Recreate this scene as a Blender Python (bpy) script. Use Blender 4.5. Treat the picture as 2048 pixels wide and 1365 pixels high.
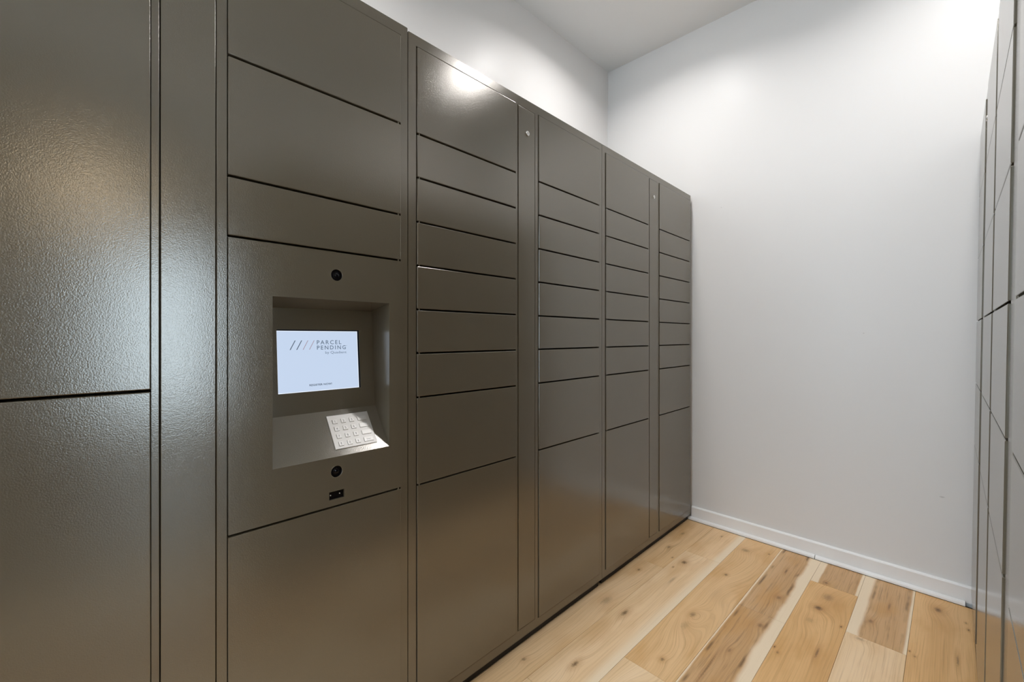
import bpy, bmesh, math, random
from mathutils import Matrix, Vector

# ----------------------------------------------------------------- clean start
for o in list(bpy.data.objects):
    bpy.data.objects.remove(o, do_unlink=True)
scene = bpy.context.scene
COL = scene.collection
rnd = random.Random(7)

# room frame: x to the right, y towards the end wall, z up, floor at z = 0.
# The left locker row (and the camera, levelled to it) stands a touch out of
# square with the room: turned DL about z and leaning RHO about y.
DL = math.radians(1.3181)
RHO = math.radians(0.7892)
CAM_H = 1.1468
YW, XL, XR, ZC = 2.690, -1.7644, 0.705, 3.0273      # end wall, left wall, right wall, ceiling
YF = -2.90                                          # wall behind the camera
ROLL = Matrix.Rotation(-RHO, 4, 'Y')
# Matrix.Rotation(-a,'Y') maps z -> (-sin a, 0, cos a), as measured

# ----------------------------------------------------------------- camera
cam_d = bpy.data.cameras.new('camera')
cam = bpy.data.objects.new('camera', cam_d)
COL.objects.link(cam)
cam_d.sensor_fit = 'HORIZONTAL'
cam_d.sensor_width = 36.0
cam_d.lens = 867.832 / 2048 * 36.0
cam_d.shift_y = -(682.5 - 673.934) / 2048
cam_d.clip_start = 0.01
YAW = math.radians(44.0632)
cam.matrix_world = (Matrix.Translation((0, 0, CAM_H)) @ ROLL @ Matrix.Rotation(YAW + DL, 4, 'Z')
                    @ Matrix.Rotation(math.radians(90), 4, 'X'))
scene.camera = cam
# locker-row frame L (x out of the doors, y along the row, z up) -> room
L2R = (Matrix.Translation((0, 0, CAM_H)) @ ROLL @ Matrix.Rotation(DL, 4, 'Z')
       @ Matrix.Translation((-1.07273, 0, -1.13744)))

# ----------------------------------------------------------------- world, exposure
world = bpy.data.worlds.new('daylight')
scene.world = world
world.use_nodes = True
bg = world.node_tree.nodes['Background']
bg.inputs['Color'].default_value = (0.76, 0.88, 1.0, 1)
bg.inputs['Strength'].default_value = 6.6
scene.view_settings.view_transform = 'Standard'
scene.view_settings.look = 'None'
scene.view_settings.gamma = 1.0
scene.view_settings.use_curve_mapping = False
scene.view_settings.exposure = 0.36
LAMP_W = 6.9              # watts of the downlights by the end wall
FILL_W = 8.0             # and of the added fill lamp over the screen locker
LAMP_COL = (1.0, 0.975, 0.965)

# ----------------------------------------------------------------- materials
def new_mat(name):
    m = bpy.data.materials.new(name)
    m.use_nodes = True
    nt = m.node_tree
    return m, nt, nt.nodes['Principled BSDF']

class N:
    """tiny node-graph helper"""
    def __init__(s, nt):
        s.nt = nt
    def add(s, typ, **kw):
        n = s.nt.nodes.new(typ)
        for k, v in kw.items():
            setattr(n, k, v)
        return n
    def put(s, sock, v):
        if isinstance(v, bpy.types.NodeSocket):
            s.nt.links.new(v, sock)
        else:
            sock.default_value = v
    def math(s, op, a, b=None, c=None, clamp=False):
        n = s.add('ShaderNodeMath', operation=op, use_clamp=clamp)
        s.put(n.inputs[0], a)
        if b is not None: s.put(n.inputs[1], b)
        if c is not None: s.put(n.inputs[2], c)
        return n.outputs[0]
    def vec(s, op, a, b=None):
        n = s.add('ShaderNodeVectorMath', operation=op)
        s.put(n.inputs[0], a)
        if b is not None: s.put(n.inputs[1], b)
        return n.outputs['Value'] if op == 'LENGTH' else n.outputs['Vector']
    def mix(s, fac, a, b):
        n = s.add('ShaderNodeMix', data_type='RGBA')
        s.put(n.inputs[0], fac); s.put(n.inputs[6], a); s.put(n.inputs[7], b)
        return n.outputs[2]
    def smooth(s, v, lo, hi, a=0.0, b=1.0):
        n = s.add('ShaderNodeMapRange', interpolation_type='SMOOTHSTEP')
        s.put(n.inputs[0], v)
        n.inputs[1].default_value = lo; n.inputs[2].default_value = hi
        n.inputs[3].default_value = a; n.inputs[4].default_value = b
        return n.outputs[0]
    def noise(s, vec, scale=1.0, detail=2.0, rough=0.5):
        n = s.add('ShaderNodeTexNoise')
        s.put(n.inputs['Vector'], vec)
        n.inputs['Scale'].default_value = scale
        n.inputs['Detail'].default_value = detail
        n.inputs['Roughness'].default_value = rough
        return n.outputs[0]
    def xyz(s, x, y, z):
        n = s.add('ShaderNodeCombineXYZ')
        s.put(n.inputs[0], x); s.put(n.inputs[1], y); s.put(n.inputs[2], z)
        return n.outputs[0]
    def obj(s):
        return s.add('ShaderNodeTexCoord').outputs['Object']
    def bump(s, height, strength, dist):
        n = s.add('ShaderNodeBump')
        s.put(n.inputs['Height'], height)
        n.inputs['Strength'].default_value = strength
        n.inputs['Distance'].default_value = dist
        return n.outputs[0]

def simple(name, col, rough=0.5, metal=0.0, spec=0.5):
    m, nt, b = new_mat(name)
    b.inputs['Base Color'].default_value = (*col, 1)
    b.inputs['Roughness'].default_value = rough
    b.inputs['Metallic'].default_value = metal
    b.inputs['Specular IOR Level'].default_value = spec
    return m

def powder(name, col, rough):
    """textured powder-coat paint: fine orange-peel relief"""
    m, nt, b = new_mat(name)
    g = N(nt)
    P = g.obj()
    n1 = g.noise(P, 420.0, 2.0, 0.5)
    n2 = g.noise(P, 800.0, 1.0, 0.5)
    hgt = g.math('ADD', n1, g.math('MULTIPLY', n2, 0.30))
    tone = g.noise(P, 2.2, 2.0)
    b.inputs['Roughness'].default_value = rough
    k = 1.10
    nt.links.new(g.mix(tone, (col[0]*0.93, col[1]*0.93, col[2]*0.93, 1), (col[0]*k, col[1]*k, col[2]*k, 1)), b.inputs['Base Color'])
    nt.links.new(g.bump(hgt, 0.32, 0.00054), b.inputs['Normal'])
    b.inputs['IOR'].default_value = 2.0
    b.inputs['Specular Tint'].default_value = (1.0, 0.965, 0.90, 1)
    return m

def paint(name, col, rough, bump=0.06, scuffs=()):
    m, nt, b = new_mat(name)
    g = N(nt)
    P = g.obj()
    b.inputs['Roughness'].default_value = rough
    b.inputs['Specular IOR Level'].default_value = 0.17
    c = g.mix(g.noise(P, 1.3, 2.0), (col[0]*0.985, col[1]*0.985, col[2]*0.985, 1), (*col, 1))
    for (x, z, a, h, k) in scuffs:
        d = g.vec('LENGTH', g.vec('MULTIPLY', g.vec('SUBTRACT', P, (x, YW, z)), (1/a, 0, 1/h)))
        w = g.math('MULTIPLY', g.smooth(d, 1.0, 0.2), k)
        c = g.mix(w, c, (0.12, 0.11, 0.10, 1))
    nt.links.new(c, b.inputs['Base Color'])
    nt.links.new(g.bump(g.noise(P, 160.0, 2.0), bump, 0.0012), b.inputs['Normal'])
    return m

def emit(name, col, strength):
    m, nt, b = new_mat(name)
    b.inputs['Base Color'].default_value = (0.02, 0.02, 0.02, 1)
    b.inputs['Emission Color'].default_value = (*col, 1)
    b.inputs['Emission Strength'].default_value = strength
    b.inputs['Roughness'].default_value = 0.25
    return m

M_COAT = powder('bronze_grey_powder_coat', (0.124, 0.109, 0.080), 0.145)
M_BLACK = simple('black_plastic', (0.006, 0.006, 0.007), 0.30)
M_GLASSBLACK = simple('dark_lens_glass', (0.004, 0.004, 0.006), 0.12, 0.0, 0.25)
M_PLINTH = simple('dark_plinth_paint', (0.006, 0.005, 0.004), 0.7)
M_STEEL = simple('brushed_keypad_steel', (0.64, 0.63, 0.61), 0.42, 0.75)
M_KEY = simple('key_steel', (0.71, 0.70, 0.68), 0.40, 0.7)
M_INK = simple('engraved_ink', (0.10, 0.10, 0.10), 0.6)
M_CHROME = simple('nickel_lock', (0.80, 0.79, 0.77), 0.18, 1.0)
M_WALL = paint('eggshell_wall_paint', (0.82, 0.812, 0.803), 0.34, 0.04,
               scuffs=((-0.02, 0.44, 0.012, 0.0045, 0.30), (-0.30, 1.16, 0.005, 0.004, 0.2), (-0.97, 1.90, 0.004, 0.004, 0.25)))
M_CEIL = paint('flat_ceiling_paint', (0.84, 0.84, 0.835), 0.8)
M_TRIM = paint('white_trim_enamel', (0.93, 0.93, 0.925), 0.28, 0.0)
M_SUB = simple('dark_underlay', (0.035, 0.024, 0.014), 0.9)
M_LAMP = emit('downlight_lens', LAMP_COL, 8.0)
M_SCREEN = emit('screen_backlight', (0.585, 0.70, 0.89), 0.74)
M_RIM = simple('navy_screen_rim', (0.004, 0.012, 0.035), 0.25)
M_SCREENEDGE = emit('screen_white_border', (0.86, 0.92, 1.0), 0.84)
M_LOGO_BLUE = emit('screen_slate_print', (0.105, 0.145, 0.205), 0.95)
M_LOGO_DARK = emit('screen_dark_slate_print', (0.045, 0.065, 0.10), 0.95)
M_LOGO_MAUVE = emit('screen_mauve_print', (0.30, 0.22, 0.27), 0.95)
M_LOBBYLAMP = emit('warm_lamp_glass', (1.0, 0.80, 0.55), 7.0)
M_DOT = simple('plain_white', (0.85, 0.85, 0.82), 0.3)

def pane_mat():
    m, nt, b = new_mat('window_glass')
    g = N(nt)
    tr = g.add('ShaderNodeBsdfTransparent')
    tr.inputs[0].default_value = (0.93, 0.96, 0.97, 1)
    gl = g.add('ShaderNodeBsdfGlossy')
    gl.inputs['Roughness'].default_value = 0.02
    fr = g.add('ShaderNodeFresnel')
    fr.inputs['IOR'].default_value = 1.45
    mx = g.add('ShaderNodeMixShader')
    nt.links.new(fr.outputs[0], mx.inputs[0])
    nt.links.new(tr.outputs[0], mx.inputs[1])
    nt.links.new(gl.outputs[0], mx.inputs[2])
    nt.links.new(mx.outputs[0], nt.nodes['Material Output'].inputs['Surface'])
    return m
M_PANE = pane_mat()

def wood(name, tone, bands=(), knots=(), streaks=0.0, seed=0.0):
    """printed oak plank.  tone 0 pale .. 1 golden brown; bands = (x0, x1, softness, wobble) of pale
    sapwood; knots = (x, y, half width, half length, darkness, ring pull)"""
    m, nt, b = new_mat(name)
    g = N(nt)
    P = g.obj()
    sep = g.add('ShaderNodeSeparateXYZ')
    nt.links.new(P, sep.inputs[0])
    x, y = sep.outputs[0], sep.outputs[1]
    pale = (0.90, 0.685, 0.43)
    gold = (0.74, 0.430, 0.165)
    lerp = lambda t: tuple(pale[i] + (gold[i] - pale[i]) * t for i in range(3))
    base = lerp(tone)
    if streaks: base = tuple(base[i] * k for i, k in enumerate((0.80, 0.78, 0.80)))
    dark = tuple(base[i] * k for i, k in enumerate((0.60, 0.52, 0.42)))
    lite = tuple(min(1, base[i] * k) for i, k in enumerate((1.10, 1.15, 1.26)))
    # slow wander of the grain
    w1 = g.noise(g.xyz(g.math('MULTIPLY', x, 7.0), g.math('MULTIPLY', y, 1.3), seed), 1.0, 2.0)
    gx = g.math('ADD', x, g.math('MULTIPLY', g.math('SUBTRACT', w1, 0.5), 0.020))
    kd = hl = None
    for (kx, ky, a, l, dk, pull) in knots:
        d = g.vec('LENGTH', g.vec('MULTIPLY', g.vec('SUBTRACT', P, (kx, ky, 0)), (1/a, 1/l, 0)))
        far = g.math('EXPONENT', g.math('MULTIPLY', g.math('MULTIPLY', d, d), -0.16))
        gx = g.math('ADD', gx, g.math('MULTIPLY', far, pull))
        dn = g.math('ADD', d, g.math('MULTIPLY', g.math('SUBTRACT', g.noise(P, 160.0, 3.0), 0.5), 0.9))
        core = g.math('MULTIPLY', g.smooth(dn, 0.95, 0.05), dk)
        halo = g.math('MULTIPLY', g.smooth(dn, 2.5, 0.3), dk * 0.62)
        kd = core if kd is None else g.math('MAXIMUM', kd, core)
        hl = halo if hl is None else g.math('MAXIMUM', hl, halo)
    lines = g.noise(g.xyz(g.math('MULTIPLY', gx, 260.0), g.math('MULTIPLY', y, 3.4), seed * 3.1), 1.0, 3.0, 0.6)
    rings = g.math('SINE', g.math('ADD', g.math('MULTIPLY', gx, 520.0), g.math('MULTIPLY', lines, 5.0)))
    rings = g.smooth(rings, 0.2, 1.0)
    broad = g.noise(g.xyz(g.math('MULTIPLY', gx, 16.0), g.math('MULTIPLY', y, 1.5), seed + 5.0), 1.0, 2.0)
    c = g.mix(g.smooth(broad, 0.32, 0.70), (*lite, 1), (*base, 1))
    c = g.mix(g.math('MULTIPLY', g.smooth(lines, 0.46, 0.80), 0.55), c, (*dark, 1))
    c = g.mix(g.math('MULTIPLY', rings, g.math('MULTIPLY', g.smooth(broad, 0.40, 0.62), 0.13)), c, (*dark, 1))
    blot = g.noise(g.xyz(g.math('MULTIPLY', x, 9.0), g.math('MULTIPLY', y, 3.0), seed + 60.0), 1.0, 3.0)
    c = g.mix(g.math('MULTIPLY', g.smooth(blot, 0.48, 0.72), 0.55 * tone + 0.12), c, (0.60, 0.315, 0.095, 1))
    if streaks:
        st = g.noise(g.xyz(g.math('MULTIPLY', gx, 105.0), g.math('MULTIPLY', y, 4.2), seed + 11.0), 1.0, 3.0, 0.65)
        c = g.mix(g.math('MULTIPLY', g.smooth(st, 0.50, 0.78), streaks), c, (0.165, 0.092, 0.040, 1))
    for (x0, x1, soft, wob) in bands:
        wv = g.noise(g.xyz(0.0, g.math('MULTIPLY', y, 4.5), seed + 20.0 + x0), 1.0, 3.0)
        xx = g.math('ADD', x, g.math('MULTIPLY', g.math('SUBTRACT', wv, 0.5), wob))
        lo = g.smooth(xx, x0 - soft, x0 + soft) if x0 > -9 else 1.0
        hi = g.smooth(xx, x1 + soft, x1 - soft) if x1 < 9 else 1.0
        mask = g.math('MULTIPLY', lo, hi)
        pc = g.mix(g.math('MULTIPLY', g.smooth(lines, 0.48, 0.85), 0.30), (0.92, 0.755, 0.54, 1), (0.74, 0.57, 0.36, 1))
        c = g.mix(mask, c, pc)
        # dark mineral line hugging the inner edge of the sapwood
        if wob > 0.006:
            edge = (x1 + 0.010) if x0 <= -9 else (x0 - 0.010)
            dd = g.math('ABSOLUTE', g.math('SUBTRACT', xx, edge))
            gate = g.smooth(g.noise(g.xyz(0.0, g.math('MULTIPLY', y, 5.0), seed + 40.0), 1.0, 2.0), 0.46, 0.62)
            c = g.mix(g.math('MULTIPLY', g.math('MULTIPLY', g.smooth(dd, 0.008, 0.0), gate), 0.75), c, (0.13, 0.07, 0.03, 1))
    if kd is not None:
        c = g.mix(hl, c, (base[0] * 0.62, base[1] * 0.48, base[2] * 0.34, 1))
        c = g.mix(kd, c, (0.075, 0.035, 0.012, 1))
    nt.links.new(c, b.inputs['Base Color'])
    b.inputs['Roughness'].default_value = 0.42
    b.inputs['Specular IOR Level'].default_value = 0.4
    nt.links.new(g.bump(lines, 0.10, 0.0006), b.inputs['Normal'])
    return m

# ----------------------------------------------------------------- mesh helpers
class MB:
    """collects verts and faces, builds one mesh"""
    def __init__(s):
        s.v, s.f, s.mi = [], [], []
    def poly(s, pts, mi=0):
        i = len(s.v)
        s.v += [tuple(p) for p in pts]
        s.f.append(tuple(range(i, i + len(pts))))
        s.mi.append(mi)
    def box(s, a, c, mi=0, skip=''):
        x0, y0, z0 = a; x1, y1, z1 = c
        F = {'-x': [(x0,y0,z0),(x0,y0,z1),(x0,y1,z1),(x0,y1,z0)], '+x': [(x1,y0,z0),(x1,y1,z0),(x1,y1,z1),(x1,y0,z1)],
             '-y': [(x0,y0,z0),(x1,y0,z0),(x1,y0,z1),(x0,y0,z1)], '+y': [(x0,y1,z0),(x0,y1,z1),(x1,y1,z1),(x1,y1,z0)],
             '-z': [(x0,y0,z0),(x0,y1,z0),(x1,y1,z0),(x1,y0,z0)], '+z': [(x0,y0,z1),(x1,y0,z1),(x1,y1,z1),(x0,y1,z1)]}
        for k, p in F.items():
            if k not in skip.split():
                s.poly(p, mi)
    def cyl(s, c, axis, r, h, seg=20, mi=0, r2=None, cap0=True):
        """cylinder / cone frustum from c along axis"""
        ax = Vector(axis).normalized()
        u = ax.orthogonal().normalized(); w = ax.cross(u)
        r2 = r if r2 is None else r2
        c = Vector(c)
        A = [c + (u*math.cos(t) + w*math.sin(t))*r for t in [2*math.pi*k/seg for k in range(seg)]]
        B = [c + ax*h + (u*math.cos(t) + w*math.sin(t))*r2 for t in [2*math.pi*k/seg for k in range(seg)]]
        for k in range(seg):
            j = (k+1) % seg
            s.poly([A[k], A[j], B[j], B[k]], mi)
        s.poly(B, mi)
        if cap0: s.poly(A[::-1], mi)
    def lathe(s, c, axis, prof, seg=24, mi=0):
        ax = Vector(axis).normalized(); u = ax.orthogonal().normalized(); w = ax.cross(u); c = Vector(c)
        ring = lambda r, h: [c + ax*h + (u*math.cos(2*math.pi*k/seg) + w*math.sin(2*math.pi*k/seg))*r for k in range(seg)]
        for (r0, h0), (r1, h1) in zip(prof, prof[1:]):
            A, B = ring(r0, h0), ring(r1, h1)
            for k in range(seg):
                j = (k+1) % seg
                if r1 < 1e-6: s.poly([A[k], A[j], c + ax*h1], mi)
                elif r0 < 1e-6: s.poly([c + ax*h0, B[j], B[k]], mi)
                else: s.poly([A[k], A[j], B[j], B[k]], mi)
    def mesh(s, name, mats, bevel=0.0, seg=2, smooth=False, weld=True):
        me = bpy.data.meshes.new(name)
        me.from_pydata(s.v, [], s.f)
        for m in (mats if isinstance(mats, (list, tuple)) else [mats]):
            me.materials.append(m)
        for p, i in zip(me.polygons, s.mi):
            p.material_index = i
        bm = bmesh.new(); bm.from_mesh(me)
        if weld: bmesh.ops.remove_doubles(bm, verts=bm.verts, dist=1e-5)
        if bevel:
            es = [e for e in bm.edges if len(e.link_faces) == 2 and e.calc_face_angle(0) > 0.6]
            bmesh.ops.bevel(bm, geom=es, offset=bevel, segments=seg, affect='EDGES', profile=0.5, clamp_overlap=True)
        bmesh.ops.recalc_face_normals(bm, faces=bm.faces)
        bm.to_mesh(me); bm.free()
        if smooth:
            for p in me.polygons: p.use_smooth = True
        return me

def link(name, me, parent=None, loc=None):
    o = bpy.data.objects.new(name, me)
    COL.objects.link(o)
    if parent: o.parent = parent
    if loc: o.location = loc
    return o
def obj(name, mb, mats, parent=None, loc=None, **kw):
    return link(name, mb.mesh(name, mats, **kw), parent, loc)
def struct(name, mb, mats, **kw):
    o = obj(name, mb, mats, **kw)
    o['kind'] = 'structure'
    return o
def thing(name, label, cat, mat=None, group=None):
    o = bpy.data.objects.new(name, None)
    COL.objects.link(o)
    o.empty_display_size = 0.1
    if mat is not None: o.matrix_world = mat
    o['label'] = label; o['category'] = cat
    if group: o['group'] = group
    return o
def text_polys(body, size, spacing=1.0, offset=0.0, align='LEFT'):
    cu = bpy.data.curves.new('text', 'FONT')
    cu.body = body; cu.size = size; cu.space_character = spacing; cu.offset = offset
    cu.align_x = align; cu.resolution_u = 3
    o = bpy.data.objects.new('text', cu); COL.objects.link(o)
    me = bpy.data.meshes.new_from_object(o.evaluated_get(bpy.context.evaluated_depsgraph_get()))
    out = [[tuple(me.vertices[i].co) for i in p.vertices] for p in me.polygons]
    bpy.data.objects.remove(o); bpy.data.curves.remove(cu); bpy.data.meshes.remove(me)
    return out
def fit_text(body, x0, x1, cap, spacing=1.0, offset=0.0):
    """text polygons from x0 to x1, capital height cap, baseline at 0"""
    P = text_polys(body, 1.0, spacing, offset)
    xs = [p[0] for f in P for p in f]
    capP = text_polys('H', 1.0, 1.0, offset)
    ch = max(p[1] for f in capP for p in f) - min(p[1] for f in capP for p in f)
    kx = (x1 - x0) / (max(xs) - min(xs)); ky = cap / ch
    return [[(x0 + (p[0] - min(xs)) * kx, p[1] * ky) for p in f] for f in P]
def grid_panel(mb, fn, A, B, holes, mi=0):
    """plate over A x B (2 ranges) with rectangular holes, fn maps (a, b) to 3-D"""
    aa = sorted({A[0], A[1], *[h[0] for h in holes], *[h[1] for h in holes]})
    bb = sorted({B[0], B[1], *[h[2] for h in holes], *[h[3] for h in holes]})
    for a0, a1 in zip(aa, aa[1:]):
        for b0, b1 in zip(bb, bb[1:]):
            ca, cb = (a0+a1)/2, (b0+b1)/2
            if any(h[0] < ca < h[1] and h[2] < cb < h[3] for h in holes): continue
            mb.poly([fn(a0, b0), fn(a1, b0), fn(a1, b1), fn(a0, b1)], mi)

# ----------------------------------------------------------------- room shell
T = 0.12
LX1, LY0, LY1 = 4.70, -3.6, 3.3              # lobby beyond the opening on the right
FW0, FW1, FZ0, FZ1 = -1.72, -0.34, 0.30, 2.70    # added fill window behind the camera (x range, z range)
OP0, OP1, OPZ = -0.95, 0.62, 2.45            # opening in the right wall (y range, head height)
WN0, WN1, WZ0, WZ1 = 0.40, 1.75, 0.20, 2.36  # glazed lobby entrance (y range, z range)

b = MB(); b.box((XL - T, YF - T, -0.10), (XR + T, YW + T, -0.008))
floor = struct('floor', b, M_SUB)
b = MB(); b.box((XL - T, YF - T, ZC), (LX1 + T, LY1 + T, ZC + 0.1)); b.box((XR + T, LY0 - T, ZC), (LX1 + T, YF - T, ZC + 0.1))
struct('ceiling', b, M_CEIL, weld=False)
b = MB(); b.box((XL - T, YW, -0.1), (XR + T, YW + T, ZC)); struct('wall_back', b, M_WALL)
b = MB(); b.box((XL - T, YF, -0.1), (XL, YW, ZC)); struct('wall_left', b, M_WALL)
b = MB()
b.box((XL - T, YF - T, -0.1), (FW0, YF, ZC)); b.box((FW1, YF - T, -0.1), (XR + T, YF, ZC))
b.box((FW0, YF - T, -0.1), (FW1, YF, FZ0)); b.box((FW0, YF - T, FZ1), (FW1, YF, ZC))
struct('wall_front', b, M_WALL, weld=False)
b = MB(); f = .05
b.box((FW0, YF - .08, FZ0), (FW0 + f, YF - .02, FZ1)); b.box((FW1 - f, YF - .08, FZ0), (FW1, YF - .02, FZ1))
b.box((FW0 + f, YF - .08, FZ0), (FW1 - f, YF - .02, FZ0 + f)); b.box((FW0 + f, YF - .08, FZ1 - f), (FW1 - f, YF - .02, FZ1))
fill_win = struct('fill_window', b, M_TRIM, weld=False)  # unseen window, added to fill the room with daylight
b = MB(); b.box((FW0 + f, YF - .053, FZ0 + f), (FW1 - f, YF - .047, FZ1 - f)); obj('window_pane', b, M_PANE, fill_win)  # pane of the added fill window
b = MB()
b.box((XR, YF, -0.1), (XR + T, OP0, ZC)); b.box((XR, OP1, -0.1), (XR + T, YW, ZC)); b.box((XR, OP0, OPZ), (XR + T, OP1, ZC))
struct('wall_right', b, M_WALL, weld=False)
# lobby
M_LOBFLOOR = simple('lobby_floor_oak', (0.17, 0.105, 0.05), 0.4)
b = MB(); b.box((XR + T, LY0 - T, -0.1), (LX1 + T, LY1 + T, 0.0)); struct('floor_lobby', b, M_LOBFLOOR)
b = MB(); b.box((XR + T, LY1, -0.1), (LX1 + T, LY1 + T, ZC)); struct('wall_lobby_back', b, M_WALL)
b = MB(); b.box((XR + T, LY0 - T, -0.1), (LX1 + T, LY0, ZC)); struct('wall_lobby_front', b, M_WALL)
b = MB(); b.box((XR, LY0, -0.1), (XR + T, YF - T, ZC)); b.box((XR, YW + T, -0.1), (XR + T, LY1, ZC)); struct('wall_lobby_left', b, M_WALL, weld=False)
b = MB()
b.box((LX1, LY0, -0.1), (LX1 + T, WN0, ZC)); b.box((LX1, WN1, -0.1), (LX1 + T, LY1, ZC))
b.box((LX1, WN0, -0.1), (LX1 + T, WN1, WZ0)); b.box((LX1, WN0, WZ1), (LX1 + T, WN1, ZC))
struct('wall_lobby_right', b, M_WALL, weld=False)
b = MB()
f = 0.05
b.box((LX1 + .02, WN0, WZ0), (LX1 + .08, WN0 + f, WZ1)); b.box((LX1 + .02, WN1 - f, WZ0), (LX1 + .08, WN1, WZ1))
b.box((LX1 + .02, WN0 + f, WZ0), (LX1 + .08, WN1 - f, WZ0 + f)); b.box((LX1 + .02, WN0 + f, WZ1 - f), (LX1 + .08, WN1 - f, WZ1))
win = struct('window_1', b, M_TRIM, weld=False)
b = MB(); b.box((LX1 + .047, WN0 + f, WZ0 + f), (LX1 + .053, WN1 - f, WZ1 - f)); obj('window_pane', b, M_PANE, win)

# ----------------------------------------------------------------- floor planks
PW, PL = 0.1755, 1.22
X_S0 = -0.098                       # left seam of the strip nearest the right lockers
def knot_in(kx, ky, a=.010, l=.016, dk=.85, pull=.012): return (kx, ky, a, l, dk, pull)
# strip number -> list of (y start, y end, material); strip s spans X_S0 - s*PW .. +PW
spec = {
 0: [(1.44, 2.662, wood('oak_golden_knotty', 0.90, knots=[knot_in(-.024, 2.549, .016, .030, .75, .030), knot_in(.056, 2.514, .004, .010, .6, .004),
        knot_in(.062, 2.461, .004, .010, .9, .004), knot_in(-.092, 2.14, .003, .006, .9, .002), knot_in(-.077, 2.118, .005, .009, .5, .004),
        knot_in(.031, 2.20, .005, .055, .55, .006)], seed=1.0))],
 1: [(2.104, 2.662, wood('oak_brown_sapwood_edges', 0.80, bands=[(-9.9, -.236, .008, .022), (-.107, 9.9, .004, .010)],
        knots=[knot_in(-.213, 2.25, .011, .022, .5, .012), knot_in(-.170, 2.43, .006, .05, .45, .005)], streaks=.55, seed=2.0)),
     (0.884, 2.104, wood('oak_pale', 0.28, bands=[], knots=[knot_in(-.228, 2.088, .020, .014, .35, .015)], seed=3.0))],
 2: [(2.422, 2.662, wood('oak_brown_short', 0.80, bands=[(-9.9, -.421, .004, .014), (-.285, 9.9, .003, .012)], knots=[knot_in(-.392, 2.448, .010, .012, .6, .010)], streaks=.55, seed=4.0)),
     (1.202, 2.422, wood('oak_golden_large_knot', 0.92, bands=[(-9.9, -.432, .012, .012)] if False else [],
        knots=[knot_in(-.378, 2.199, .020, .026, .85, .035), knot_in(-.365, 2.317, .030, .050, .40, .045), knot_in(-.290, 2.122, .004, .010, .95, .003),
        knot_in(-.442, 1.808, .004, .009, .9, .003), knot_in(-.426, 1.783, .006, .010, .5, .004), knot_in(-.326, 1.885, .006, .050, .62, .007), knot_in(-.385, 2.08, .02, .03, .22, .03)], seed=5.0))],
 3: [(1.983, 2.662, wood('oak_brown_sapwood_right', 0.78, bands=[(-.488, 9.9, .009, .040), (-9.9, -.617, .003, .010)],
        knots=[knot_in(-.549, 2.426, .006, .035, .6, .006), knot_in(-.515, 2.159, .014, .022, .45, .014)], streaks=.48, seed=6.0)),
     (0.763, 1.983, wood('oak_brown_sapwood_right_near', 0.80, bands=[(-.488, 9.9, .010, .032), (-9.9, -.619, .003, .008)],
        knots=[knot_in(-.514, 1.90, .015, .022, .45, .016), knot_in(-.551, 1.668, .008, .02, .4, .012), knot_in(-.575, 1.52, .005, .12, .5, .004)], streaks=.55, seed=7.0))],
 4: [(1.364, 2.662, wood('oak_golden_cathedral', 0.66, knots=[knot_in(-.754, 2.503, .028, .028, .42, .030), knot_in(-.655, 2.55, .004, .007, .9, .002),
        knot_in(-.741, 2.181, .010, .014, .75, .014), knot_in(-.715, 1.98, .030, .10, .10, .075), knot_in(-.728, 1.772, .016, .028, .50, .060),
        knot_in(-.722, 1.684, .022, .045, .22, .04), knot_in(-.700, 1.45, .010, .014, .6, .012)], seed=8.0)),
     (0.144, 1.364, wood('oak_greyish_pale', 0.25, knots=[knot_in(-.72, 1.22, .020, .040, .35, .05)], seed=9.0))],
 5: [(2.269, 2.662, wood('oak_pale_sapwood_right', 0.52, bands=[(-.835, 9.9, .016, .005)], knots=[knot_in(-.901, 2.576, .006, .014, .6, .008)], seed=10.0)),
     (1.048, 2.269, wood('oak_pale_knotty', 0.34, bands=[(-.830, 9.9, .024, .005)], knots=[knot_in(-.927, 1.58, .013, .034, .75, .022), knot_in(-.928, 2.146, .018, .026, .78, .026),
        knot_in(-.947, 2.063, .004, .008, .9, .003), knot_in(-.901, 1.211, .011, .026, .72, .024), knot_in(-.90, 1.95, .010, .06, .30, .010)], seed=11.0)),
     (-0.172, 1.048, wood('oak_pale_plain', 0.32, seed=12.0))],
 6: [(2.02, 2.662, wood('oak_honey_far', 0.62, knots=[knot_in(-1.054, 2.241, .010, .020, .55, .014), knot_in(-.99, 2.148, .004, .008, .8, .003), knot_in(-1.07, 2.45, .012, .03, .4, .016)], seed=13.0)),
     (0.80, 2.02, wood('oak_honey_near', 0.46, knots=[knot_in(-1.052, 1.919, .008, .014, .7, .010), knot_in(-1.025, 1.597, .024, .055, .32, .022), knot_in(-1.039, 1.099, .010, .014, .5, .012)], seed=14.0))],
}
generic = [wood('oak_mid', 0.55, seed=21.0), wood('oak_light', 0.30, seed=22.0), wood('oak_warm', 0.85, streaks=.3, seed=23.0)]
mesh_cache = {}
def plank(x0, x1, y0, y1, mat):
    g = 0.0004
    b = MB(); b.box((x0 + g, y0 + g, -0.0075), (x1 - g, y1 - g, 0.0))
    return obj('plank', b, mat, floor, bevel=0.0006, seg=1)
s_min = -4; s_max = 9
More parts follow.
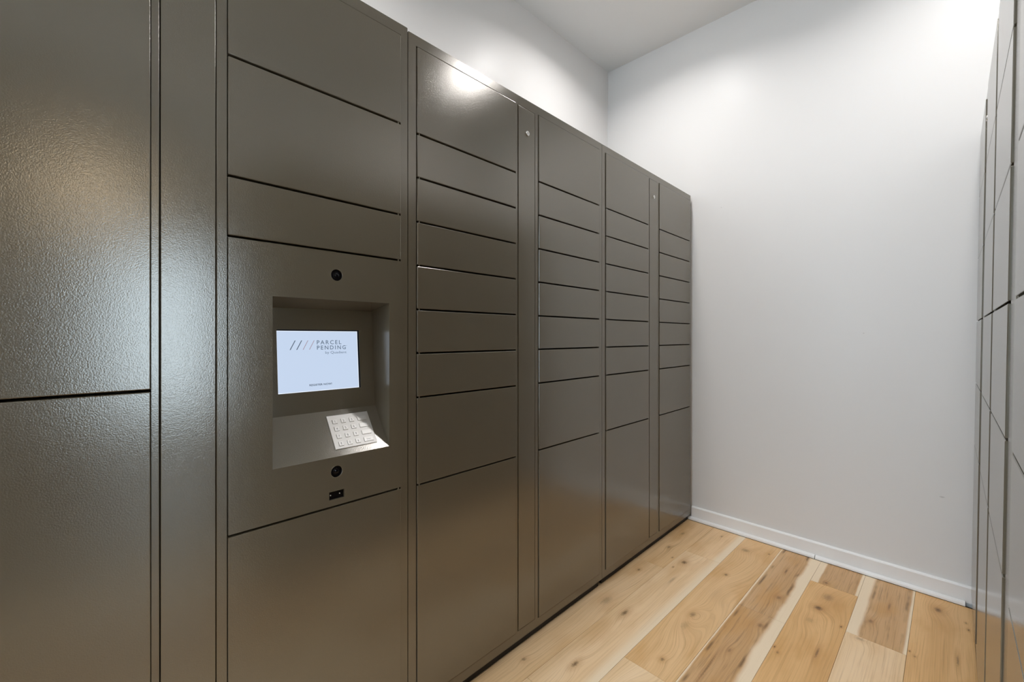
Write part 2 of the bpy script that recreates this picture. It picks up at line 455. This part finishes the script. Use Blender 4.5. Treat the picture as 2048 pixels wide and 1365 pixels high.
for s in range(s_min, s_max + 1):
    x0, x1 = X_S0 - s * PW, X_S0 - (s - 1) * PW
    x0c, x1c = max(x0, XL + .004), min(x1, XR + T - .002)
    if x1c - x0c < .02: continue
    if s in spec:
        items = spec[s]
        for (y0, y1, m) in items: plank(x0c, x1c, y0, y1, m)
        y = min(i[0] for i in items)
    else:
        y = YW - .03 - rnd.uniform(0, 0.8)
        plank(x0c, x1c, y, YW - .03, generic[s % 3])
    while y > YF + .01:
        y2 = max(y - PL, YF + .005)
        plank(x0c, x1c, y2, y, generic[rnd.randrange(3)])
        y = y2

# ----------------------------------------------------------------- baseboard and shoe moulding
YB = YW - 0.014                      # baseboard face
def extrude_x(mb, prof, x0, x1, cap=True):
    """prof = (y, z) outline"""
    n = len(prof)
    for i in range(n):
        a, c = prof[i], prof[(i+1) % n]
        mb.poly([(x0, a[0], a[1]), (x1, a[0], a[1]), (x1, c[0], c[1]), (x0, c[0], c[1])])
    mb.poly([(x0, p[0], p[1]) for p in prof][::-1]); mb.poly([(x1, p[0], p[1]) for p in prof])
b = MB(); extrude_x(b, [(YW, .013), (YB, .013), (YB, .0765), (YB + .0035, .0815), (YW, .0832)], -1.116, XR)
struct('baseboard_back', b, M_TRIM, bevel=0.0006)
SHOE = [(0, .0022), (.0150, .0022), (.0150, .0080), (.0140, .0125), (.0105, .0168), (.0060, .0194), (0, .0204)]
b = MB(); extrude_x(b, [(YB - d, z) for d, z in SHOE], -1.131, -.4785); struct('trim_1', b, M_TRIM, bevel=0.0007)
b = MB(); extrude_x(b, [(YB - d - .0012, z) for d, z in SHOE], -.4752, .0555); struct('trim_2', b, M_TRIM, bevel=0.0012)

# ----------------------------------------------------------------- parcel lockers
H_T, DEPTH = 1.97, 0.59
C1, SV, C2 = (0.0285, 0.4425), (0.4580, 0.5475), (0.5695, 0.9845)
Z_TOP, Z_BOT = 1.936, 0.035                       # door field, above the tower's own base (row z 0.04)
ROWS = [z - 0.04 for z in (1.7251, 1.5983, 1.4708, 1.3442, 1.2165, 1.0897, 0.9616, 0.7078)]
PROUD = 0.0042                                    # doors stand proud of the frame
VG, HG = 0.0015, 0.0026                           # side gap and half of the gap between doors

def frame_mesh(width, VG=VG):
    b = MB()
    holes = [(C1[0] - VG, C1[1] + VG, Z_BOT - .003, Z_TOP + .003), (SV[0] - VG, SV[1] + VG, Z_BOT, Z_TOP), (C2[0] - VG, C2[1] + VG, Z_BOT - .003, Z_TOP + .003)]
    grid_panel(b, lambda a, z: (0, a, z), (0, width), (0, H_T), holes)
    D = 0.42
    for (y0, y1, z0, z1) in holes:                # compartment shafts behind the doors
        b.poly([(0, y0, z0), (-D, y0, z0), (-D, y0, z1), (0, y0, z1)])
        b.poly([(0, y1, z1), (-D, y1, z1), (-D, y1, z0), (0, y1, z0)])
        b.poly([(0, y0, z0), (0, y1, z0), (-D, y1, z0), (-D, y0, z0)])
        b.poly([(0, y0, z1), (-D, y0, z1), (-D, y1, z1), (0, y1, z1)])
        b.poly([(-D, y0, z0), (-D, y1, z0), (-D, y1, z1), (-D, y0, z1)])
    b.box((-DEPTH, 0, 0), (0, width, H_T), skip='+x')
    me = b.mesh('frame', M_COAT)
    bm = bmesh.new(); bm.from_mesh(me)
    es = []
    for e in bm.edges:
        if len(e.link_faces) != 2 or e.calc_face_angle(0) < 0.6: continue
        if all(v.co.x > -1e-4 for v in e.verts): es.append(e)
        elif all(abs(v.co.z - H_T) < 1e-4 for v in e.verts): es.append(e)
    bmesh.ops.bevel(bm, geom=es, offset=0.0016, segments=2, affect='EDGES', profile=0.5, clamp_overlap=True)
    bmesh.ops.recalc_face_normals(bm, faces=bm.faces)
    bm.to_mesh(me); bm.free()
    return me
def door_mesh(w, h, thick=0.018, proud=PROUD, bevel=0.0016):
    key = (round(w, 4), round(h, 4), proud)
    if key not in mesh_cache:
        b = MB(); b.box((-thick, 0, 0), (proud, w, h))
        mesh_cache[key] = b.mesh('door', M_COAT, bevel=bevel)
    return mesh_cache[key]
def lock_mesh():
    if 'lock' not in mesh_cache:
        b = MB()
        b.lathe((0, 0, 0), (1, 0, 0), [(.0092, -.001), (.0092, .0026), (.0084, .0034), (.0058, .0034), (.0054, .0028), (0, .0028)])
        b.box((.0027, -.0007, -.0034), (.0030, .0007, .0030), mi=1)
        b.box((.0027, -.0019, .0004), (.0030, .0019, .0030), mi=1)
        mesh_cache['lock'] = b.mesh('lock', [M_CHROME, M_BLACK], weld=False)
    return mesh_cache['lock']
def pin_mesh():
    if 'pin' not in mesh_cache:
        b = MB(); b.cyl((0, 0, -.0035), (0, 0, 1), .0019, .007, 10)
        mesh_cache['pin'] = b.mesh('hinge_pin', M_COAT)
    return mesh_cache['pin']
def plinth_mesh(width):
    b = MB(); b.box((-DEPTH + .03, .012, -.0295), (-.012, width - .012, .002))
    return b.mesh('plinth', M_PLINTH)

def add_column(t, rng, zs, hinge, skip=None, pins=True):
    """doors between consecutive z values, from the top down; hinge -1 left, +1 right"""
    for i, (z1, z0) in enumerate(zip(zs, zs[1:])):
        top = z1 - (HG if i else 0.0); bot = z0 + (HG if i < len(zs) - 2 else 0.0)
        if skip is not None and i == skip: continue
        link('door', door_mesh(rng[1] - rng[0], top - bot), t, (0, rng[0], bot))
    if pins:
        for z in zs[1:-1]:
            y = rng[0] + .0075 if hinge < 0 else rng[1] - .0075
            link('hinge_pin', pin_mesh(), t, (PROUD - .0028, y, z))

def tower(label, mat, width, col1, col2, skip2=None, pins=True, group=None, gap=0.0024):
    t = thing('parcel_locker', label, 'locker', mat, group)
    link('frame', frame_mesh(width, gap), t)
    link('plinth', plinth_mesh(width), t)
    add_column(t, C1, col1, -1, pins=pins)
    add_column(t, C2, col2, +1, skip2, pins=pins)
    sp = link('service_panel', door_mesh(SV[1] - SV[0], Z_TOP - Z_BOT - .003, .016, .0012, .001), t, (0, SV[0], Z_BOT + .0015))
    link('lock', lock_mesh(), sp, (.0012, (SV[1] - SV[0]) / 2 + .003, 1.8865 - .04 - Z_BOT - .0015))['label'] = 'small nickel cylinder lock'
    return t

def at_row(y, z): return L2R @ Matrix.Translation((0, y, z))
full = [Z_TOP] + ROWS + [Z_BOT]
GRP = 'parcel lockers along the left wall'
Y_A, Y_B, Y_C = -0.3275, 0.6830, 1.6945
A_DZ = 0.007
zA = lambda z: z - 0.04 - A_DZ
tA = tower('dark grey metal parcel locker with touch screen and keypad, nearest on the left', at_row(Y_A, .04 + A_DZ), 1.0082,
           [Z_TOP, 1.0345 - .04 - A_DZ, Z_BOT], [Z_TOP, zA(1.7347), zA(1.4793), zA(1.3511), zA(0.7142), Z_BOT], skip2=3, group=GRP, gap=0.0016)
tB = tower('dark grey metal parcel locker of narrow doors between screen locker and corner locker', at_row(Y_B, .04), 1.0092, full, full, group=GRP)
tC = tower('dark grey metal parcel locker at the far end, touching the white end wall', at_row(Y_C, .04), 1.0000, full, full, group=GRP)

# right-hand row: same towers turned round, square with the room
even = [Z_TOP, ROWS[0], ROWS[2], ROWS[4], ROWS[6], ROWS[7], Z_BOT]
def at_right(y0): return Matrix.Translation((0.0719 + PROUD, y0, .0353)) @ Matrix.Rotation(math.pi, 4, 'Z')
GRP2 = 'parcel lockers along the right wall'
tD = tower('grey parcel locker on the right beside the end wall baseboard', at_right(2.6655), 1.0060, even, even, pins=False, group=GRP2)
tE = tower('grey parcel locker cut by the right edge of the picture, nearer one', at_right(1.6590), 1.0060, even, even, pins=False, group=GRP2)

# ----------------------------------------------------------------- kiosk in locker A (row coordinates minus tower origin)
OY, OZ = Y_A, .04 + A_DZ
KY0, KY1 = C2[0], C2[1]
KZ0, KZ1 = zA(0.7142) + HG, zA(1.3511) - HG
RY0, RY1 = 0.3278 - OY, 0.6206 - OY                  # recess
RZ0, RZ1 = 0.8375 - OZ, 1.2290 - OZ
PA = Vector((-.095, 0, 1.210 - OZ)); PB = Vector((-.074, 0, .941 - OZ)); PC = Vector((PROUD, 0, RZ0))
def plane_fn(a, c):
    d = (c - a).normalized(); n = Vector((d.z, 0, -d.x))
    if n.x < 0: n = -n
    return lambda y, s, up=0.0: tuple(Vector((0, y, 0)) + a + d * s + n * up)
back_at = plane_fn(PA, PB); ledge_at = plane_fn(PB, PC)
LB = (PB - PA).length; LL = (PC - PB).length

cams = [(.4745 - OY, 1.2914 - OZ), (.4745 - OY, .8004 - OZ)]
CR = .0150
SC = (.4557 - OY, .4940 - OY, .7320 - OZ, .7525 - OZ)
b = MB()
holes = [(RY0, RY1, RZ0, RZ1), SC] + [(y - .02, y + .02, z - .02, z + .02) for y, z in cams]
grid_panel(b, lambda a, z: (PROUD, a, z), (KY0, KY1), (KZ0, KZ1), holes)
for (cy, cz) in cams:                                 # round holes in their square cells
    n = 32; sq, ci, deep = [], [], []
    for k in range(n):
        t = 2 * math.pi * (k + .5) / n
        c, s = math.cos(t), math.sin(t); q = .02 / max(abs(c), abs(s))
        sq.append((PROUD, cy + q * c, cz + q * s)); ci.append((PROUD, cy + CR * c, cz + CR * s)); deep.append((PROUD - .005, cy + CR * c, cz + CR * s))
    for k in range(n):
        j = (k + 1) % n
        b.poly([sq[k], sq[j], ci[j], ci[k]]); b.poly([ci[k], ci[j], deep[j], deep[k]])
    for sx, sy in ((1, 1), (1, -1), (-1, 1), (-1, -1)):   # corner fillers of the square cell
        near = sorted(sq, key=lambda p: (p[1] - cy - sx * .02) ** 2 + (p[2] - cz - sy * .02) ** 2)[:2]
        b.poly([(PROUD, cy + sx * .02, cz + sy * .02), near[0], near[1]])
y0, y1, z0, z1 = SC
for p, q in (((y0, z0), (y1, z0)), ((y1, z0), (y1, z1)), ((y1, z1), (y0, z1)), ((y0, z1), (y0, z0))):
    b.poly([(PROUD, *p), (PROUD, *q), (PROUD - .006, *q), (PROUD - .006, *p)])
for p, q in (((KY0, KZ0), (KY1, KZ0)), ((KY1, KZ0), (KY1, KZ1)), ((KY1, KZ1), (KY0, KZ1)), ((KY0, KZ1), (KY0, KZ0))):
    b.poly([(PROUD, *p), (PROUD, *q), (-.016, *q), (-.016, *p)])
kp = link('kiosk_panel', b.mesh('kiosk_panel', M_COAT), tA)
kp['label'] = 'dark grey fascia with a deep screen recess'
# recess: head, cheeks, tilted back with display opening, sloping ledge
SY0, SY1, SS0, SS1 = 0.3655 - OY, 0.5805 - OY, .0545, .2150
b = MB()
b.poly([(PROUD, RY0, RZ1), (PROUD, RY1, RZ1), (PA.x, RY1, PA.z), (PA.x, RY0, PA.z)])
for y in (RY0, RY1):
    b.poly([(PROUD, y, RZ1), (PA.x, y, PA.z), (PB.x, y, PB.z), (PC.x, y, PC.z)])
b.poly([ledge_at(RY0, 0), ledge_at(RY1, 0), ledge_at(RY1, LL), ledge_at(RY0, LL)])
grid_panel(b, lambda a, s: back_at(a, s), (RY0, RY1), (0, LB), [(SY0, SY1, SS0, SS1)])
for p, q in (((SY0, SS0), (SY1, SS0)), ((SY1, SS0), (SY1, SS1)), ((SY1, SS1), (SY0, SS1)), ((SY0, SS1), (SY0, SS0))):
    b.poly([back_at(*p), back_at(*q), back_at(*q, -.0045), back_at(*p, -.0045)])
rc = link('recess', b.mesh('recess', M_COAT), tA)

# display
b = MB()
def quad(mb, fn, a0, a1, s0, s1, up, mi=0):
    mb.poly([fn(a0, s0, up), fn(a1, s0, up), fn(a1, s1, up), fn(a0, s1, up)], mi)
quad(b, back_at, SY0 - .004, SY1 + .004, SS0 - .004, SS1 + .004, -.0046, 1)
quad(b, back_at, SY0 + .0005, SY1 - .0040, SS0 + .0030, SS1 - .0003, -.0044, 2)
quad(b, back_at, SY0 + .0017, SY1 - .0055, SS0 + .0042, SS1 - .0017, -.0042, 0)
disp = link('display', b.mesh('display', [M_SCREEN, M_RIM, M_SCREENEDGE], weld=False), tA)
disp['label'] = 'bright pale blue display with a logo'
def screen_text(name, body, y0, y1, base, cap, mat, spacing=1.0, offset=0.0):
    mb = MB()
    for f in fit_text(body, y0 - OY, y1 - OY, cap, spacing, offset):
        mb.poly([back_at(p[0], base - p[1], -.0040) for p in f])
    o = link(name, mb.mesh(name, mat), disp)
    return o
screen_text('lettering', 'PARCEL', .4640, .5300, .0925, .0106, M_LOGO_BLUE, 1.35, .012)
screen_text('lettering', 'PENDING', .4640, .5420, .1066, .0106, M_LOGO_BLUE, 1.35, .012)
screen_text('lettering', 'by Quadient', .4855, .5435, .1180, .0066, M_LOGO_BLUE)
screen_text('lettering', 'REGISTER NOW!', .4420, .5005, .2008, .0049, M_LOGO_DARK, 1.05, .022)
screen_text('lettering', '\u2122', .5425, .5455, .0985, .0020, M_LOGO_BLUE)
for k in range(4):
    mb = MB()
    y = .3962 - OY + .01585 * k
    w = .0021 if k < 2 else .0017
    mb.poly([back_at(y, .1062, -.0040), back_at(y + w, .1062, -.0040), back_at(y + w + .0128, .0822, -.0040), back_at(y + .0128, .0822, -.0040)])
    link('logo_stroke', mb.mesh('logo_stroke', M_LOGO_DARK if k < 2 else M_LOGO_MAUVE), disp)
# hide-free dark rim where the panel opening meets the glass is the opening's own edge

# keypad
KP0, KP1, KS0, KS1 = .4758 - OY, .5900 - OY, .0158, .1122
def ledge_box(mb, a0, a1, s0, s1, u0, u1, mi=0, taper=0.0):
    lo = [ledge_at(a0, s0, u0), ledge_at(a1, s0, u0), ledge_at(a1, s1, u0), ledge_at(a0, s1, u0)]
    hi = [ledge_at(a0 + taper, s0 + taper, u1), ledge_at(a1 - taper, s0 + taper, u1), ledge_at(a1 - taper, s1 - taper, u1), ledge_at(a0 + taper, s1 - taper, u1)]
    mb.poly(hi, mi); mb.poly(lo[::-1], mi)
    for k in range(4):
        j = (k + 1) % 4
        mb.poly([lo[k], lo[j], hi[j], hi[k]], mi)
b = MB(); ledge_box(b, KP0, KP1, KS0, KS1, -.001, .0022)
pad = link('keypad', b.mesh('keypad', M_STEEL, bevel=.0009), tA)
pad['label'] = 'bright steel keypad on the sloping ledge'
KC = [.4934, .5162, .5388]; KR = [.0352, .0562, .0776, .0987]
caps = [['1', '2', '3'], ['4', '5', '6'], ['7', '8', '9'], ['up', '0', 'down']]
def key(yc, sc, w, h, cap, cs=.0062):
    b = MB()
    ledge_box(b, yc - w/2 - .0011, yc + w/2 + .0011, sc - h/2 - .0011, sc + h/2 + .0011, .0015, .0023, 2)
    ledge_box(b, yc - w/2, yc + w/2, sc - h/2, sc + h/2, .0015, .0040, 0, .0007)
    u = .00415
    if cap in ('up', 'down'):
        k = 1 if cap == 'up' else -1
        b.poly([ledge_at(yc - .0017, sc - k*.0006, u), ledge_at(yc + .0017, sc - k*.0006, u), ledge_at(yc, sc - k*.0032, u)], 1)
        b.poly([ledge_at(yc - .0005, sc - k*.0006, u), ledge_at(yc + .0005, sc - k*.0006, u), ledge_at(yc + .0005, sc + k*.0030, u), ledge_at(yc - .0005, sc + k*.0030, u)], 1)
    elif cap:
        P = text_polys(cap, 1.0)
        xs = [p[0] for f in P for p in f]; ys = [p[1] for f in P for p in f]
        kk = cs / (max(ys) - min(ys))
        mx, my = (max(xs) + min(xs)) / 2, (max(ys) + min(ys)) / 2
        for f in P:
            b.poly([ledge_at(yc + (p[0] - mx) * kk, sc - (p[1] - my) * kk, u) for p in f], 1)
    link('key', b.mesh('key', [M_KEY, M_INK, M_STEEL], weld=False), pad)
for r in range(4):
    for c in range(3):
        key(KC[c] - OY, KR[r], .0128, .0128, caps[r][c])
    key(.5685 - OY, KR[r], .0262, .0128, ['', '', '', 'Enter'][r], .0036)

# cameras and scanner window
for (cy, cz) in cams:
    b = MB()
    b.cyl((PROUD - .0049, cy, cz), (1, 0, 0), CR - .0004, .0012, 32)
    c = link('camera_window', b.mesh('camera_window', M_GLASSBLACK, weld=False), tA)
    b = MB(); b.lathe((PROUD - .0038, cy, cz), (1, 0, 0), [(.0086, 0), (.0084, .0012), (.0070, .0016), (.0062, .0010), (.0055, .0012), (.0035, .0022), (0, .0026)], 28)
    link('lens', b.mesh('lens', M_GLASSBLACK, smooth=True), c)
    b = MB(); b.lathe((PROUD - .0004, cy, cz), (1, 0, 0), [(CR - .0008, -.001), (CR - .0006, .0005), (CR + .0006, .0010), (CR + .0014, .0001)], 32)
    link('rim', b.mesh('rim', M_COAT, smooth=True), c)
b = MB(); y0, y1, z0, z1 = SC
b.box((PROUD - .010, y0, z0), (PROUD - .005, y1, z1))
sw = link('scanner_window', b.mesh('scanner_window', M_GLASSBLACK), tA)
for yy in (.4608 - OY, .4838 - OY):  # two small white domes in the scanner window
    b = MB(); b.lathe((PROUD - .005, yy, z0 + .0108), (1, 0, 0), [(.0013, 0), (.0012, .0010), (0, .0016)], 12)
    link('white_dot', b.mesh('white_dot', M_DOT, smooth=True), sw)

# ----------------------------------------------------------------- lamps
def downlight(x, y, label, watts=None):
    t = thing('downlight', label, 'ceiling light', Matrix.Translation((x, y, ZC)), 'recessed ceiling downlights')
    b = MB(); b.lathe((0, 0, 0), (0, 0, -1), [(.118, 0), (.118, .003), (.112, .006), (.102, .004), (.100, .0005)], 40)
    link('trim_ring', b.mesh('trim_ring', M_TRIM, smooth=True), t)
    b = MB()
    b.poly([(.100 * math.cos(2*math.pi*k/40), .100 * math.sin(2*math.pi*k/40), -.002) for k in range(40)][::-1])
    link('lens', b.mesh('lens', M_LAMP), t)
    l = bpy.data.lights.new('lamp', 'AREA')
    l.shape = 'DISK'; l.size = 0.19; l.energy = watts or LAMP_W; l.color = LAMP_COL; l.spread = math.radians(149)
    link('lamp', l, t, (0, 0, -.0045))
downlight(-1.17, 1.98, 'round recessed downlight over the far left lockers near the end wall')
downlight(0.09, 2.02, 'round recessed downlight over the far right lockers near the end wall')
downlight(-1.17, 0.28, 'added fill downlight over the left screen locker, beside the camera', FILL_W)  # unseen lamp, added to brighten the near lockers
downlight(0.04, 0.25, 'added fill downlight over the opening to the lobby', 1.0)  # its weak partner, added for fill as well
downlight(-0.5, -1.9, 'added fill downlight far behind the camera, near the added window', 7.0)  # added out of view to lift the end wall
downlight(2.3, -1.6, 'added fill downlight in the lobby, left of the glazed entrance', 3.0)  # added lobby lamp, for more light through the opening
downlight(2.3, 1.9, 'added fill downlight in the lobby, right of the glazed entrance', 3.0)  # second added lobby lamp, likewise for fill
t = thing('pendant_lamp', 'warm glass globe lamp hanging in the lobby beyond the opening', 'lamp', Matrix.Translation((4.1, .30, ZC)))
b = MB(); b.lathe((0, 0, 0), (0, 0, -1), [(.06, 0), (.06, .02), (.008, .025), (.008, .09), (.05, .095), (.05, .12)], 24)
link('stem', b.mesh('stem', M_CHROME, smooth=True), t)
b = MB(); b.lathe((0, 0, -.32), (0, 0, 1), [(0.0, -.22)] + [(.22 * math.sin(math.pi*k/12), -.22 * math.cos(math.pi*k/12)) for k in range(1, 12)] + [(0.0, .22)], 28)
link('globe', b.mesh('globe', M_LOBBYLAMP, smooth=True), t)
